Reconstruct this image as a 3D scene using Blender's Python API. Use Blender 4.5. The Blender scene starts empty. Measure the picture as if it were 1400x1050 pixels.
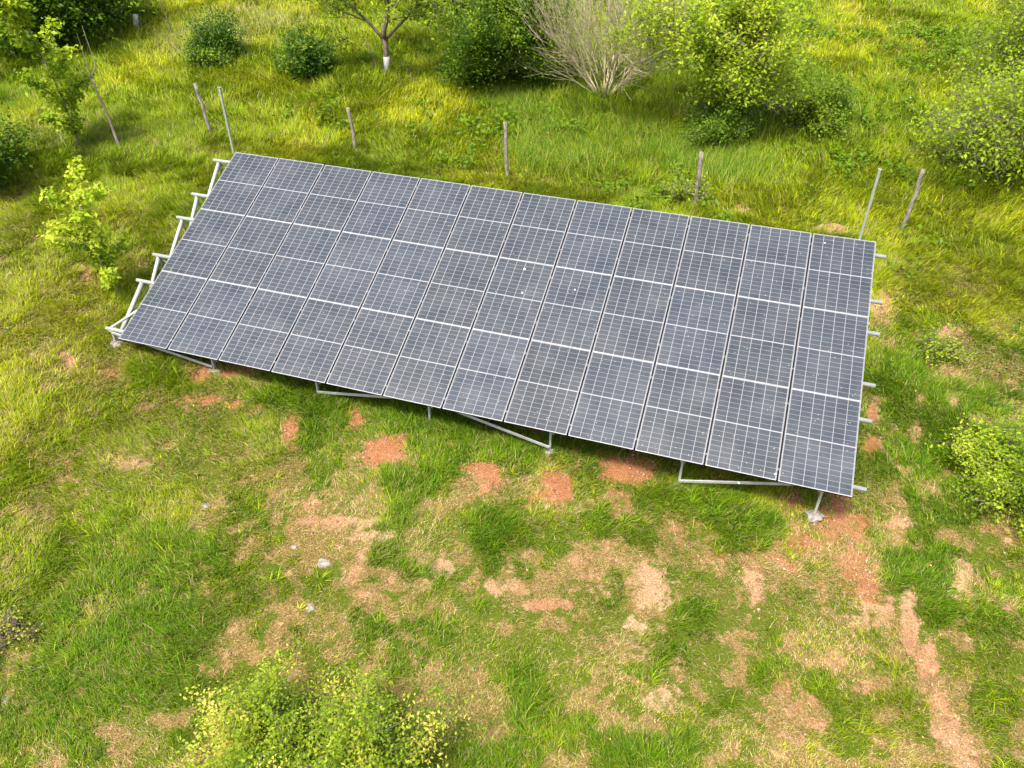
import bpy, bmesh, math, random
import numpy as np
from mathutils import Vector, Matrix, Quaternion
random.seed(7); rng = np.random.default_rng(11)
R_ = math.radians
sc = bpy.context.scene
col = sc.collection

# ------------------------------------------------------------------ camera
FPX = 1053.9                       # focal length in photo pixels (1400 wide)
CAMR = np.array([[0.95201733, 0.18606798, -0.24298501],
                 [0.30593003, -0.55691071, 0.77217698],
                 [0.00835646, -0.80946227, -0.58711242]])
CAMH = 9.0
CAM = np.array([0, 0, CAMH])
cd = bpy.data.cameras.new('camera'); cam = bpy.data.objects.new('camera', cd); col.objects.link(cam)
cd.sensor_width = 36; cd.lens = FPX / 1400 * 36; cd.clip_start = .1; cd.clip_end = 3000
m = Matrix(((CAMR[0, 0], -CAMR[0, 1], -CAMR[0, 2], 0), (CAMR[1, 0], -CAMR[1, 1], -CAMR[1, 2], 0),
            (CAMR[2, 0], -CAMR[2, 1], -CAMR[2, 2], CAMH), (0, 0, 0, 1)))
cam.matrix_world = m
sc.camera = cam
# ------------------------------------------------------------------ light
SUN_EL, SUN_AZ = R_(63), math.atan2(-.80, -.26)      # direction towards the sun
sv = Vector((math.cos(SUN_EL) * math.cos(SUN_AZ), math.cos(SUN_EL) * math.sin(SUN_AZ), math.sin(SUN_EL)))
w = bpy.data.worlds.new('World'); sc.world = w; w.use_nodes = True
nt = w.node_tree; bg = nt.nodes['Background']; bg.inputs['Strength'].default_value = .15
sky = nt.nodes.new('ShaderNodeTexSky'); sky.sky_type = 'NISHITA'; sky.sun_disc = False
sky.sun_elevation = SUN_EL; sky.sun_rotation = math.atan2(sv.x, sv.y)
sky.dust_density = 5.0; sky.air_density = 1.0
nt.links.new(sky.outputs[0], bg.inputs['Color'])
sl = bpy.data.lights.new('sun', 'SUN'); sl.energy = 3.1; sl.angle = R_(12); sl.color = (1, .955, .87)
so = bpy.data.objects.new('sun', sl); col.objects.link(so)
so.rotation_euler = sv.to_track_quat('Z', 'Y').to_euler()
sc.view_settings.view_transform = 'Standard'; sc.view_settings.look = 'None'
sc.view_settings.exposure = 1.12; sc.view_settings.gamma = 1
sc.render.resolution_x = 1024; sc.render.resolution_y = 768

# ------------------------------------------------------------------ noise
def vnoise(x, y, seed=0):
    x = np.asarray(x, float); y = np.asarray(y, float)
    xi = np.floor(x).astype(np.int64); yi = np.floor(y).astype(np.int64)
    fx = x - xi; fy = y - yi; fx = fx * fx * (3 - 2 * fx); fy = fy * fy * (3 - 2 * fy)
    def h(a, b):
        n = (a * 374761393 + b * 668265263 + seed * 974634777) & 0xffffffff
        n = ((n ^ (n >> 13)) * 1274126177) & 0xffffffff
        n = n ^ (n >> 16)
        return (n & 0xffff) / 65535.0
    return (h(xi, yi) * (1 - fx) + h(xi + 1, yi) * fx) * (1 - fy) + (h(xi, yi + 1) * (1 - fx) + h(xi + 1, yi + 1) * fx) * fy
def fbm(x, y, seed=0, o=4, s=1.0):
    t = 0; a = .5; x = np.asarray(x) / s; y = np.asarray(y) / s; tot = 0
    for i in range(o):
        t = t + a * vnoise(x + 13.7 * i, y - 7.1 * i, seed + i); tot += a; a *= .5
        x = x * 2.03 + .3 * y; y = y * 2.03
    return t / tot
def sstep(a, b, x):
    t = np.clip((x - a) / (b - a), 0, 1); return t * t * (3 - 2 * t)

# ------------------------------------------------------------------ ground shape
def plane_z(x, y):
    return -.038 * (x + 4.6) + .08 * (y - 10.2)
MOUNDS = []                         # (x, y, radius, height)
def ground_z(x, y):
    x = np.asarray(x, float); y = np.asarray(y, float)
    xx = 60 * np.tanh(x / 60); yy = np.where(y > 0, 120 * np.tanh(y / 120), 60 * np.tanh(y / 60))
    z = plane_z(xx, yy) + .10 * (fbm(x, y, 3, 3, 2.2) - .5) + .045 * (fbm(x, y, 9, 3, .42) - .5)
    for (a, b, r, h) in MOUNDS:
        z = z + h * np.exp(-((x - a) ** 2 + (y - b) ** 2) / (r * r))
    return z
def ray(px, py):
    return CAMR @ np.array([(px - 700) / FPX, (py - 525) / FPX, 1.])
def G(px, py):
    """where the view ray of a photo pixel meets the hillside"""
    d = ray(px, py)
    # CAMH + k dz = -.038(k dx+4.6)+.08(k dy-10.2)
    k = (-.038 * 4.6 - .08 * 10.2 - CAMH) / (d[2] + .038 * d[0] - .08 * d[1])
    q = CAM + d * k
    return np.array([q[0], q[1], float(ground_z(q[0], q[1]))])
def at_depth(px, py, Y):
    d = ray(px, py); return CAM + d * (Y / d[1])

# ------------------------------------------------------------------ where things grow (world-space patches)
def W_(lst):
    out = []
    for (px, py, rx, ry, s) in lst:
        c = G(px, py); a = G(px + rx, py) - c; b = G(px, py - ry) - c
        M = np.linalg.inv(np.array([[a[0], b[0]], [a[1], b[1]]]))
        out.append((c[0], c[1], M, s))
    return out
SOIL = W_([(1168,745,20,34,1),(1188,795,14,34,.9),(1215,835,11,24,.8),(1246,868,9,30,1),(1262,910,9,30,1),(1280,955,9,28,1),(1300,1000,13,28,1),(1325,1040,18,20,1),(525,615,30,20,1),(667,650,26,21,1),(757,662,24,27,1),(860,640,34,19,1),(885,806,25,36,1),(1152,712,32,40,1),
    (1165,765,22,30,.8),(285,548,40,11,1),(395,588,12,22,.9),(130,508,40,12,.8),(90,486,28,14,.9),(150,507,20,12,.9),(278,508,22,12,1),
    (325,507,25,12,1),(486,570,16,18,1),(1030,790,15,40,.75),(1105,742,40,16,.7),(1314,792,15,20,1.0),(455,714,45,9,.9),
    (500,735,30,9,.8),(700,803,38,12,.9),(745,826,34,8,.8),(603,777,16,12,.8),(185,632,26,10,.8),(1243,850,11,42,1),(1268,910,14,34,1),
    (1285,965,13,30,.9),(1315,1022,24,22,.9),(1220,935,40,16,.6),(1215,975,30,10,.5),(1120,900,30,12,.6),(1070,940,14,26,.7),(1203,420,11,15,1),
    (1196,562,10,14,1),(1228,716,16,9,.9),(1303,456,18,9,.9),(1312,372,22,14,.6),(1305,549,12,8,.9),(1250,592,9,18,.8),(1138,312,16,8,1),
    (118,373,10,12,1),(186,352,9,9,.9),(272,250,12,9,.6),(45,333,14,7,.7),(1225,388,14,18,.7),(1083,683,18,16,1),(985,655,12,8,.7),
    (735,590,16,10,.9),(790,640,22,12,.6),(815,800,40,25,.45),(930,720,22,25,.5),(975,765,25,14,.5),(1190,850,40,12,.6),(425,690,30,10,.5),
    (340,560,20,10,.6),(575,800,15,7,.7),(870,880,20,16,.5),(905,950,20,16,.6),(1195,610,14,12,.8),(1260,545,9,7,.8),(1180,800,12,30,.7),
    (1000,870,30,8,.5),(1270,60,20,10,.6),(1160,8,20,6,.8),(1220,20,20,8,.6),(155,120,12,6,.7),(428,150,8,9,.6),(560,110,20,7,.5),(930,155,14,8,.6),
    (1013,170,8,10,.6),(872,172,8,10,.6),(755,178,8,7,.5),(640,195,10,5,.5),(1012,286,20,6,.6),(200,1010,20,12,.4),(50,1020,18,12,.4)])
STRAW = W_([(360,620,70,40,.8),(430,640,60,50,.8),(500,700,70,40,.7),(310,590,60,30,.5),(540,730,60,35,.6),(830,730,70,30,.7),(900,760,60,40,.7),
    (1050,800,60,50,.6),(960,820,60,40,.6),(640,950,60,45,.9),(610,925,40,30,.8),(780,1015,45,30,.8),(450,858,28,22,.9),(290,800,18,18,.9),
    (830,880,60,25,.6),(900,920,50,35,.5),(1010,980,60,40,.6),(1100,860,60,30,.6),(1180,910,60,35,.7),(1340,930,45,45,.7),(1380,1000,40,40,.7),
    (1320,970,40,30,.7),(1215,860,20,16,.8),(1225,830,15,20,.8),(1340,370,50,25,.6),(1300,385,40,18,.7),(1240,385,25,35,.5),(1350,480,40,20,.5),
    (1240,690,30,20,.5),(1180,640,30,30,.4),(80,480,60,30,.6),(60,420,40,25,.4),(150,500,60,25,.6),(60,680,30,15,.6),(60,830,25,15,.5),
    (200,980,35,25,.5),(260,880,20,25,.5),(200,190,70,9,.8),(240,185,50,8,.7),(420,205,45,9,.9),(470,215,30,6,.6),(740,250,50,7,.8),(820,265,60,7,.9),
    (900,275,50,6,.8),(1010,290,40,8,.9),(640,235,50,6,.6),(1150,320,40,8,.6),(1260,335,40,8,.6),(40,340,30,14,.5),(20,260,20,12,.5),
    (350,15,60,14,.6),(280,30,40,14,.5),(1230,70,40,12,.4),(210,640,40,20,.5),(240,480,40,25,.2),(700,860,50,20,.5),(1150,800,30,50,.5),
    (1030,640,0.1,0.1,0),(520,1000,30,20,.5),(720,780,60,30,.4),(980,900,60,20,.5),(880,1000,40,30,.4),(1300,650,30,18,.4)])
LUSH = W_([(230,508,75,22,1),(470,570,90,36,1),(400,545,80,25,1),(600,590,90,36,1),(580,650,55,25,1),(700,620,80,36,.9),(740,720,60,40,.5),(672,727,22,26,1),
    (800,640,60,30,.8),(900,670,60,28,.8),(1030,720,55,42,1),(960,690,60,26,.9),(1250,780,60,42,1),(1270,840,30,30,.9),(1240,620,50,30,.8),(1240,520,50,50,.7),
    (1290,590,60,60,.8),(1330,640,40,40,.8),(250,760,90,60,.7),(120,780,80,80,.6),(180,880,120,80,.7),(60,960,80,60,.6),(360,780,60,40,.4),(50,600,60,60,.4),
    (720,960,20,40,.9),(880,1030,70,30,.8),(690,1030,50,30,.7),(940,845,22,24,.9),(580,790,28,14,.9),(710,930,14,26,.9),(1060,920,26,22,.7),(1150,1010,80,26,.6),
    (1200,840,26,26,.8),(1180,970,30,14,.6),(1360,850,50,60,.5),(1050,110,60,50,.7),(1180,160,90,60,.8),(1320,240,90,40,.8),(800,150,90,40,.9),(700,130,70,30,.7),
    (900,150,70,40,.9),(260,290,60,60,.6),(200,420,40,40,.6),(140,300,70,50,.5),(300,130,80,50,.3),(1290,450,60,20,.4),(500,470,300,40,.3)])
def patch(L, x, y, soft=.35, nz=None):
    v = np.zeros_like(x)
    for (a, b, M, s) in L:
        if s <= 0: continue
        dx = x - a; dy = y - b
        r = np.sqrt((M[0, 0] * dx + M[0, 1] * dy) ** 2 + (M[1, 0] * dx + M[1, 1] * dy) ** 2)
        if nz is not None: r = r + nz
        v = np.maximum(v, s * (1 - sstep(1 - soft, 1 + soft, r)))
    return v
# front meadow side: drier, shorter; measured by the distance in front of the array
def fields(x, y):
    n1 = fbm(x, y, 21, 4, .9); n2 = fbm(x, y, 31, 4, .36); n3 = fbm(x, y, 41, 3, 3.5); n4 = fbm(x, y, 51, 4, .15)
    front = (1 - sstep(9.6, 11.0, y)) * sstep(-9.5, -6.0, x - .35 * (y - 8))
    right = sstep(2.6, 3.4, x) * (1 - sstep(16, 19, y))
    open_ = np.maximum(front, right)
    soil = patch(SOIL, x, y, .8, -.06 + (n2 - .5) * 1.7 + (n4 - .5) * 1.5)
    psoil = soil
    mixn = .40 * n2 + .25 * n1 + .35 * n4
    soil = np.maximum(soil, open_ * .7 * sstep(.615, .69, .45 * n2 + .2 * n1 + .35 * n4))
    lush = patch(LUSH, x, y, .5, (n2 - .5) * 1.8 + (n4 - .5) * .8)
    isl = open_ * sstep(.585, .65, fbm(x, y, 165, 4, .55)); lush = np.maximum(lush, isl * .62)
    lush = np.maximum(lush, (1 - open_) * sstep(.42, .62, n1) * .55)
    straw = .62 * patch(STRAW, x, y, .7, (n2 - .5) * 2.0 + (n4 - .5) * 1.8)
    straw = np.maximum(straw, open_ * (.12 + .72 * sstep(.46, .58, mixn)))
    straw = np.maximum(straw, .35 * sstep(.5, .7, n1) * (1 - open_))
    straw = straw * (1 - .9 * lush)
    soil = np.maximum(psoil, soil * (1 - .55 * lush)); lush = lush * (1 - .6 * psoil)
    yellow = sstep(.35, .7, n3 * .7 + n1 * .3) * (1 - .8 * lush)
    far = sstep(17, 24, y)
    left = sstep(-7, -10, x - .2 * (y - 8)) * (1 - sstep(14, 17, y))
    yellow = np.clip(yellow + .35 * far + .45 * left + .25 * open_ * (lush < .5) + .08, 0, 1)
    straw = np.maximum(straw, left * .8 * sstep(.45, .58, mixn)); lush = lush * (1 - .35 * left * sstep(.42, .56, n1 * .5 + n2 * .5))
    strip = np.exp(-((y - (18.6 + .9 * (n1 - .5) + .015 * x)) / .45) ** 2) * sstep(.40, .55, n2 * .5 + n1 * .5) * (x < 6)
    straw = np.maximum(straw, strip); lush = lush * (1 - .8 * strip)
    return soil, lush, straw, yellow, open_

# ------------------------------------------------------------------ helpers
def tag(o, label=None, cat=None, group=None, kind=None):
    if label: o['label'] = label
    if cat: o['category'] = cat
    if group: o['group'] = group
    if kind: o['kind'] = kind
    return o
def empty(name, loc, label, cat, group=None):
    o = bpy.data.objects.new(name, None); col.objects.link(o); o.location = loc; o.empty_display_size = .3
    return tag(o, label, cat, group)
def np_mesh(name, verts, faces, mat, colors=None, smooth=False):
    """verts (n,3); faces list of arrays (m,k)"""
    me = bpy.data.meshes.new(name)
    verts = np.asarray(verts, np.float32)
    me.vertices.add(len(verts)); me.vertices.foreach_set('co', verts.ravel())
    if not isinstance(faces, list): faces = [faces]
    tot = np.concatenate([np.full(len(f), f.shape[1], np.int32) for f in faces])
    loops = np.concatenate([f.ravel() for f in faces]).astype(np.int32)
    start = np.concatenate([[0], np.cumsum(tot)[:-1]]).astype(np.int32)
    me.loops.add(len(loops)); me.loops.foreach_set('vertex_index', loops)
    me.polygons.add(len(tot)); me.polygons.foreach_set('loop_start', start); me.polygons.foreach_set('loop_total', tot)
    if smooth: me.polygons.foreach_set('use_smooth', np.ones(len(tot), bool))
    me.update(calc_edges=True)
    if colors is not None:
        dom = 'FACE' if len(colors) == len(tot) else 'POINT'
        at = me.attributes.new('tint', 'FLOAT_COLOR', dom)
        c = np.ones((len(colors), 4), np.float32); c[:, :3] = colors
        at.data.foreach_set('color', c.ravel())
    me.materials.append(mat)
    return me
def link(name, me, parent=None, loc=None):
    o = bpy.data.objects.new(name, me); col.objects.link(o)
    if parent: o.parent = parent
    if loc is not None: o.location = loc
    return o
def frame_of(d):
    d = np.asarray(d, float); d = d / np.linalg.norm(d)
    a = np.array([0, 0, 1.]) if abs(d[2]) < .9 else np.array([1., 0, 0])
    u = np.cross(a, d); u /= np.linalg.norm(u); return u, np.cross(d, u)
class Tubes:
    def __init__(s): s.v = []; s.q = []; s.t = []; s.n = 0
    def add(s, pts, rad, k=6, cap=True, jit=0):
        pts = np.asarray(pts, float); n = len(pts)
        tang = np.gradient(pts, axis=0)
        u, v = frame_of(tang[0])
        ang = np.arange(k) * 2 * math.pi / k
        rings = []
        for i in range(n):
            d = tang[i] / np.linalg.norm(tang[i])
            u = u - d * (u @ d); u /= np.linalg.norm(u); v = np.cross(d, u)
            r = rad[i] * (1 + jit * rng.uniform(-1, 1, k)) if jit else np.full(k, rad[i])
            rings.append(pts[i] + np.outer(np.cos(ang) * r, u) + np.outer(np.sin(ang) * r, v))
        s.v.append(np.concatenate(rings)); b = s.n
        i0 = np.arange(n - 1)[:, None] * k; j = np.arange(k)[None, :]; j2 = (j + 1) % k
        s.q.append(np.stack([(b + i0 + j), (b + i0 + j2), (b + i0 + k + j2), (b + i0 + k + j)], -1).reshape(-1, 4))
        s.n += n * k
        if cap:
            s.v.append(pts[[0, -1]]); c0, c1 = s.n, s.n + 1; s.n += 2
            jj = np.arange(k); jn = (jj + 1) % k; e = b + (n - 1) * k
            s.t.append(np.stack([np.full(k, c0), b + jn, b + jj], -1)); s.t.append(np.stack([np.full(k, c1), e + jj, e + jn], -1))
    def mesh(s, name, mat, smooth=True):
        f = [np.concatenate(s.q)]
        if s.t: f.append(np.concatenate(s.t))
        return np_mesh(name, np.concatenate(s.v), f, mat, smooth=smooth)
def boxes_mesh(name, bxs, mat, bevel=0):
    """bxs: (centre, half sizes, 3x3 axes as columns or None)"""
    bm = bmesh.new()
    for c, h, ax in bxs:
        M = Matrix.Identity(4)
        A = np.eye(3) if ax is None else ax
        for i in range(3):
            for j in range(3): M[i][j] = A[i][j] * h[j] * 2
            M[i][3] = c[i]
        bmesh.ops.create_cube(bm, size=1, matrix=M)
    if bevel: bmesh.ops.bevel(bm, geom=bm.edges[:], offset=bevel, segments=1, affect='EDGES')
    bmesh.ops.recalc_face_normals(bm, faces=bm.faces)
    me = bpy.data.meshes.new(name); bm.to_mesh(me); bm.free(); me.materials.append(mat); return me
def beam(name, p, q, wdt, hgt, mat, bevel=.004):
    p = np.asarray(p, float); q = np.asarray(q, float); d = q - p; L = np.linalg.norm(d); d /= L
    up = np.array([0, 0, 1.]);
    if abs(d[2]) > .95: up = np.array([0, 1., 0])
    s_ = np.cross(d, up); s_ /= np.linalg.norm(s_); u = np.cross(s_, d)
    return boxes_mesh(name, [((p + q) / 2, (L / 2, wdt / 2, hgt / 2), np.array([d, s_, u]).T)], mat, bevel)

# ------------------------------------------------------------------ materials
def mat_new(name):
    ma = bpy.data.materials.new(name); ma.use_nodes = True
    n = ma.node_tree; return ma, n, n.nodes['Principled BSDF']
def N(n, t, **kw):
    x = n.nodes.new(t)
    for k, v in kw.items():
        if k in x.inputs.keys(): x.inputs[k].default_value = v
        else: setattr(x, k, v)
    return x
def ramp(n, fac, stops):
    r = n.nodes.new('ShaderNodeValToRGB'); e = r.color_ramp.elements
    while len(e) < len(stops): e.new(.5)
    for i, (p, c) in enumerate(stops):
        e[i].position = p; e[i].color = (*c, 1)
    n.links.new(fac, r.inputs[0]); return r
def foliage_mat(name, trans=.35, rough=.55, spec=.25, upn=.6):
    ma, n, b = mat_new(name)
    at = N(n, 'ShaderNodeAttribute'); at.attribute_name = 'tint'
    n.links.new(at.outputs['Color'], b.inputs['Base Color']); b.inputs['Roughness'].default_value = rough
    b.inputs['Specular IOR Level'].default_value = spec
    if upn:
        ge = N(n, 'ShaderNodeNewGeometry'); va = N(n, 'ShaderNodeVectorMath', operation='ADD'); va.inputs[1].default_value = (0, 0, upn)
        vn = N(n, 'ShaderNodeVectorMath', operation='NORMALIZE'); n.links.new(ge.outputs['Normal'], va.inputs[0]); n.links.new(va.outputs[0], vn.inputs[0]); n.links.new(vn.outputs[0], b.inputs['Normal'])
    tr = N(n, 'ShaderNodeBsdfTranslucent'); mx = N(n, 'ShaderNodeMixShader'); mx.inputs[0].default_value = trans
    hs = N(n, 'ShaderNodeHueSaturation', Value=1.35, Saturation=1.3); n.links.new(at.outputs['Color'], hs.inputs['Color'])
    n.links.new(hs.outputs[0], tr.inputs['Color'])
    n.links.new(b.outputs[0], mx.inputs[1]); n.links.new(tr.outputs[0], mx.inputs[2])
    n.links.new(mx.outputs[0], n.nodes['Material Output'].inputs['Surface']); return ma
M_grass = foliage_mat('grass_blades', .32, .65, .12, .75)
M_leaf = foliage_mat('leaves', .38, .5, .18, .6)
M_dry = foliage_mat('dry_stalks', .15, .8, .1, .8)
def bark_mat(name, c1, c2, sc_=18, patch_=None):
    ma, n, b = mat_new(name)
    tc = N(n, 'ShaderNodeTexCoord'); mp = N(n, 'ShaderNodeMapping'); mp.inputs['Scale'].default_value = (1, 1, .25)
    n.links.new(tc.outputs['Object'], mp.inputs[0])
    no = N(n, 'ShaderNodeTexNoise', Scale=sc_, Detail=6.0, Roughness=.7); n.links.new(mp.outputs[0], no.inputs['Vector'])
    r = ramp(n, no.outputs[0], [(.35, c1), (.62, c2)])
    n.links.new(r.outputs[0], b.inputs['Base Color']); b.inputs['Roughness'].default_value = .9
    bp = N(n, 'ShaderNodeBump', Strength=.6, Distance=.02); n.links.new(no.outputs[0], bp.inputs['Height']); n.links.new(bp.outputs[0], b.inputs['Normal'])
    return ma
M_bark = bark_mat('bark', (.07, .05, .035), (.24, .19, .14))
M_bark_pale = bark_mat('pale_bark', (.16, .12, .08), (.38, .32, .24), 12)
M_post = bark_mat('weathered_post', (.07, .05, .035), (.32, .28, .23), 22)
M_twig = bark_mat('dry_twigs', (.27, .22, .13), (.46, .39, .25), 6)
M_green = bark_mat('green_twigs', (.09, .09, .03), (.20, .18, .07), 10)
M_white = bark_mat('limewash', (.36, .35, .33), (.55, .54, .52), 10)
def metal_mat(name, c=(.62, .64, .64), metallic=.45, rough=.42):
    ma, n, b = mat_new(name)
    tc = N(n, 'ShaderNodeTexCoord'); no = N(n, 'ShaderNodeTexNoise', Scale=9.0, Detail=5.0)
    n.links.new(tc.outputs['Object'], no.inputs['Vector'])
    r = ramp(n, no.outputs[0], [(.3, tuple(v * .78 for v in c)), (.65, c)])
    n.links.new(r.outputs[0], b.inputs['Base Color']); b.inputs['Metallic'].default_value = metallic
    r2 = ramp(n, no.outputs[0], [(.3, (rough + .15,) * 3), (.7, (rough,) * 3)]); n.links.new(r2.outputs[0], b.inputs['Roughness'])
    return ma
M_galv = metal_mat('galvanised_steel', (.42, .43, .41), .35, .5)
M_alu = metal_mat('aluminium_frame', (.42, .425, .43), .3, .5)
M_clamp = metal_mat('clamp_metal', (.16, .16, .16), .4, .5)
M_postmetal = metal_mat('grey_green_post', (.33, .36, .30), .2, .5)
ma, n, b = mat_new('concrete'); M_conc = ma
tc = N(n, 'ShaderNodeTexCoord'); no = N(n, 'ShaderNodeTexNoise', Scale=14.0, Detail=7.0); n.links.new(tc.outputs['Object'], no.inputs['Vector'])
r = ramp(n, no.outputs[0], [(.3, (.13, .11, .09)), (.7, (.30, .27, .24))]); n.links.new(r.outputs[0], b.inputs['Base Color']); b.inputs['Roughness'].default_value = .95
bp = N(n, 'ShaderNodeBump', Strength=.8, Distance=.02); n.links.new(no.outputs[0], bp.inputs['Height']); n.links.new(bp.outputs[0], b.inputs['Normal'])
ma, n, b = mat_new('backsheet'); M_back = ma; b.inputs['Base Color'].default_value = (.5, .5, .5, 1); b.inputs['Roughness'].default_value = .7
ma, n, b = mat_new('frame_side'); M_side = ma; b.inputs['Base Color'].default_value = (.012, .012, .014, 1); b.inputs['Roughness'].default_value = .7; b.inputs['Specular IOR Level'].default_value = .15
ma, n, b = mat_new('dropping'); M_drop = ma; b.inputs['Base Color'].default_value = (.8, .8, .78, 1); b.inputs['Roughness'].default_value = .8

# solar glass: 6 x (9+9) half cells under dusty glass, in metres from the panel centre
PL, PWD = 1.738, 1.134
def cell_mat():
    ma, n, b = mat_new('solar_glass')
    tc = N(n, 'ShaderNodeTexCoord'); sp = N(n, 'ShaderNodeSeparateXYZ'); n.links.new(tc.outputs['Object'], sp.inputs[0])
    def mth(op, a, c=None):
        x = N(n, 'ShaderNodeMath', operation=op)
        for i, v in enumerate((a, c)):
            if v is None: continue
            if isinstance(v, (int, float)): x.inputs[i].default_value = v
            else: n.links.new(v, x.inputs[i])
        return x.outputs[0]
    X, Y = sp.outputs[0], sp.outputs[1]
    pitch = (PWD - .046) / 6
    # column lines
    fx = mth('PINGPONG', mth('ADD', X, 3 * pitch), pitch / 2)        # distance to the nearest line, half pitch at cell centre
    linex = mth('LESS_THAN', fx, .0042)
    ya = mth('SUBTRACT', mth('ABSOLUTE', Y), .008)                   # mirrored about the middle bar
    py = (PL / 2 - .017 - .008) / 9
    fy = mth('PINGPONG', ya, py / 2)
    liney = mth('LESS_THAN', fy, .0036)
    mid = mth('LESS_THAN', ya, .0)
    line_h = mth('MAXIMUM', liney, 0)
    tcx = N(n, 'ShaderNodeObjectInfo')
    # busbars: fine silver wires
    bb = mth('PINGPONG', X, pitch / 20); busl = mth('LESS_THAN', bb, .0006)
    no = N(n, 'ShaderNodeTexNoise', Scale=2.3, Detail=4.0); n.links.new(tc.outputs['Object'], no.inputs['Vector'])
    mp = N(n, 'ShaderNodeVectorMath', operation='ADD'); n.links.new(tc.outputs['Object'], mp.inputs[0])
    cmb = N(n, 'ShaderNodeCombineXYZ'); n.links.new(tcx.outputs['Random'], cmb.inputs[2])
    sc3 = N(n, 'ShaderNodeVectorMath', operation='SCALE'); sc3.inputs['Scale'].default_value = 40; n.links.new(cmb.outputs[0], sc3.inputs[0]); n.links.new(sc3.outputs[0], mp.inputs[1])
    # per-cell tone: white noise on the cell index
    ci = N(n, 'ShaderNodeCombineXYZ')
    n.links.new(mth('FLOOR', mth('DIVIDE', mth('ADD', X, 3 * pitch), pitch)), ci.inputs[0])
    n.links.new(mth('FLOOR', mth('DIVIDE', Y, py)), ci.inputs[1]); n.links.new(mth('MULTIPLY', tcx.outputs['Random'], 57.0), ci.inputs[2])
    wn = N(n, 'ShaderNodeTexWhiteNoise', noise_dimensions='3D'); n.links.new(ci.outputs[0], wn.inputs['Vector'])
    tone = ramp(n, wn.outputs['Value'], [(0, (.011, .0175, .025)), (1, (.018, .027, .037))])
    pt = ramp(n, tcx.outputs['Random'], [(0, (.78, .78, .76)), (.5, (1., 1., 1.)), (1, (1.18, 1.20, 1.26))])
    mul = N(n, 'ShaderNodeMix', data_type='RGBA', blend_type='MULTIPLY'); mul.inputs[0].default_value = 1
    n.links.new(tone.outputs[0], mul.inputs[6]); n.links.new(pt.outputs[0], mul.inputs[7])
    def mixc(fac, a, c):
        x = N(n, 'ShaderNodeMix', data_type='RGBA')
        for i, v in ((0, fac), (6, a), (7, c)):
            if isinstance(v, (int, float)): x.inputs[i].default_value = v
            elif isinstance(v, tuple): x.inputs[i].default_value = (*v, 1)
            else: n.links.new(v, x.inputs[i])
        return x.outputs[2]
    c = mixc(busl, mul.outputs[2], (.10, .11, .12))
    c = mixc(line_h, c, (.15, .155, .17))
    c = mixc(linex, c, (.235, .24, .255))
    c = mixc(mid, c, (.25, .25, .26))
    # pollen and dust film, thicker in drifts
    nd = N(n, 'ShaderNodeTexNoise', Scale=1.7, Detail=6.0, Roughness=.65); n.links.new(mp.outputs[0], nd.inputs['Vector'])
    dust = ramp(n, nd.outputs[0], [(.3, (.03,) * 3), (.78, (.19,) * 3)])
    c = mixc(dust.outputs[0], c, (.22, .22, .215))
    vo = N(n, 'ShaderNodeTexVoronoi', Scale=26.0); n.links.new(mp.outputs[0], vo.inputs['Vector'])
    vs = N(n, 'ShaderNodeSeparateColor'); n.links.new(vo.outputs['Color'], vs.inputs[0])
    spk = mth('MULTIPLY', mth('LESS_THAN', vo.outputs['Distance'], .16), mth('GREATER_THAN', vs.outputs[0], .94))
    c = mixc(mth('MULTIPLY', spk, .75), c, (.62, .60, .55))
    n.links.new(c, b.inputs['Base Color'])
    rr = ramp(n, nd.outputs[0], [(.3, (.14,) * 3), (.75, (.30,) * 3)]); n.links.new(rr.outputs[0], b.inputs['Roughness'])
    b.inputs['IOR'].default_value = 1.5; b.inputs['Specular IOR Level'].default_value = .5
    return ma
M_cell = cell_mat()

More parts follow.
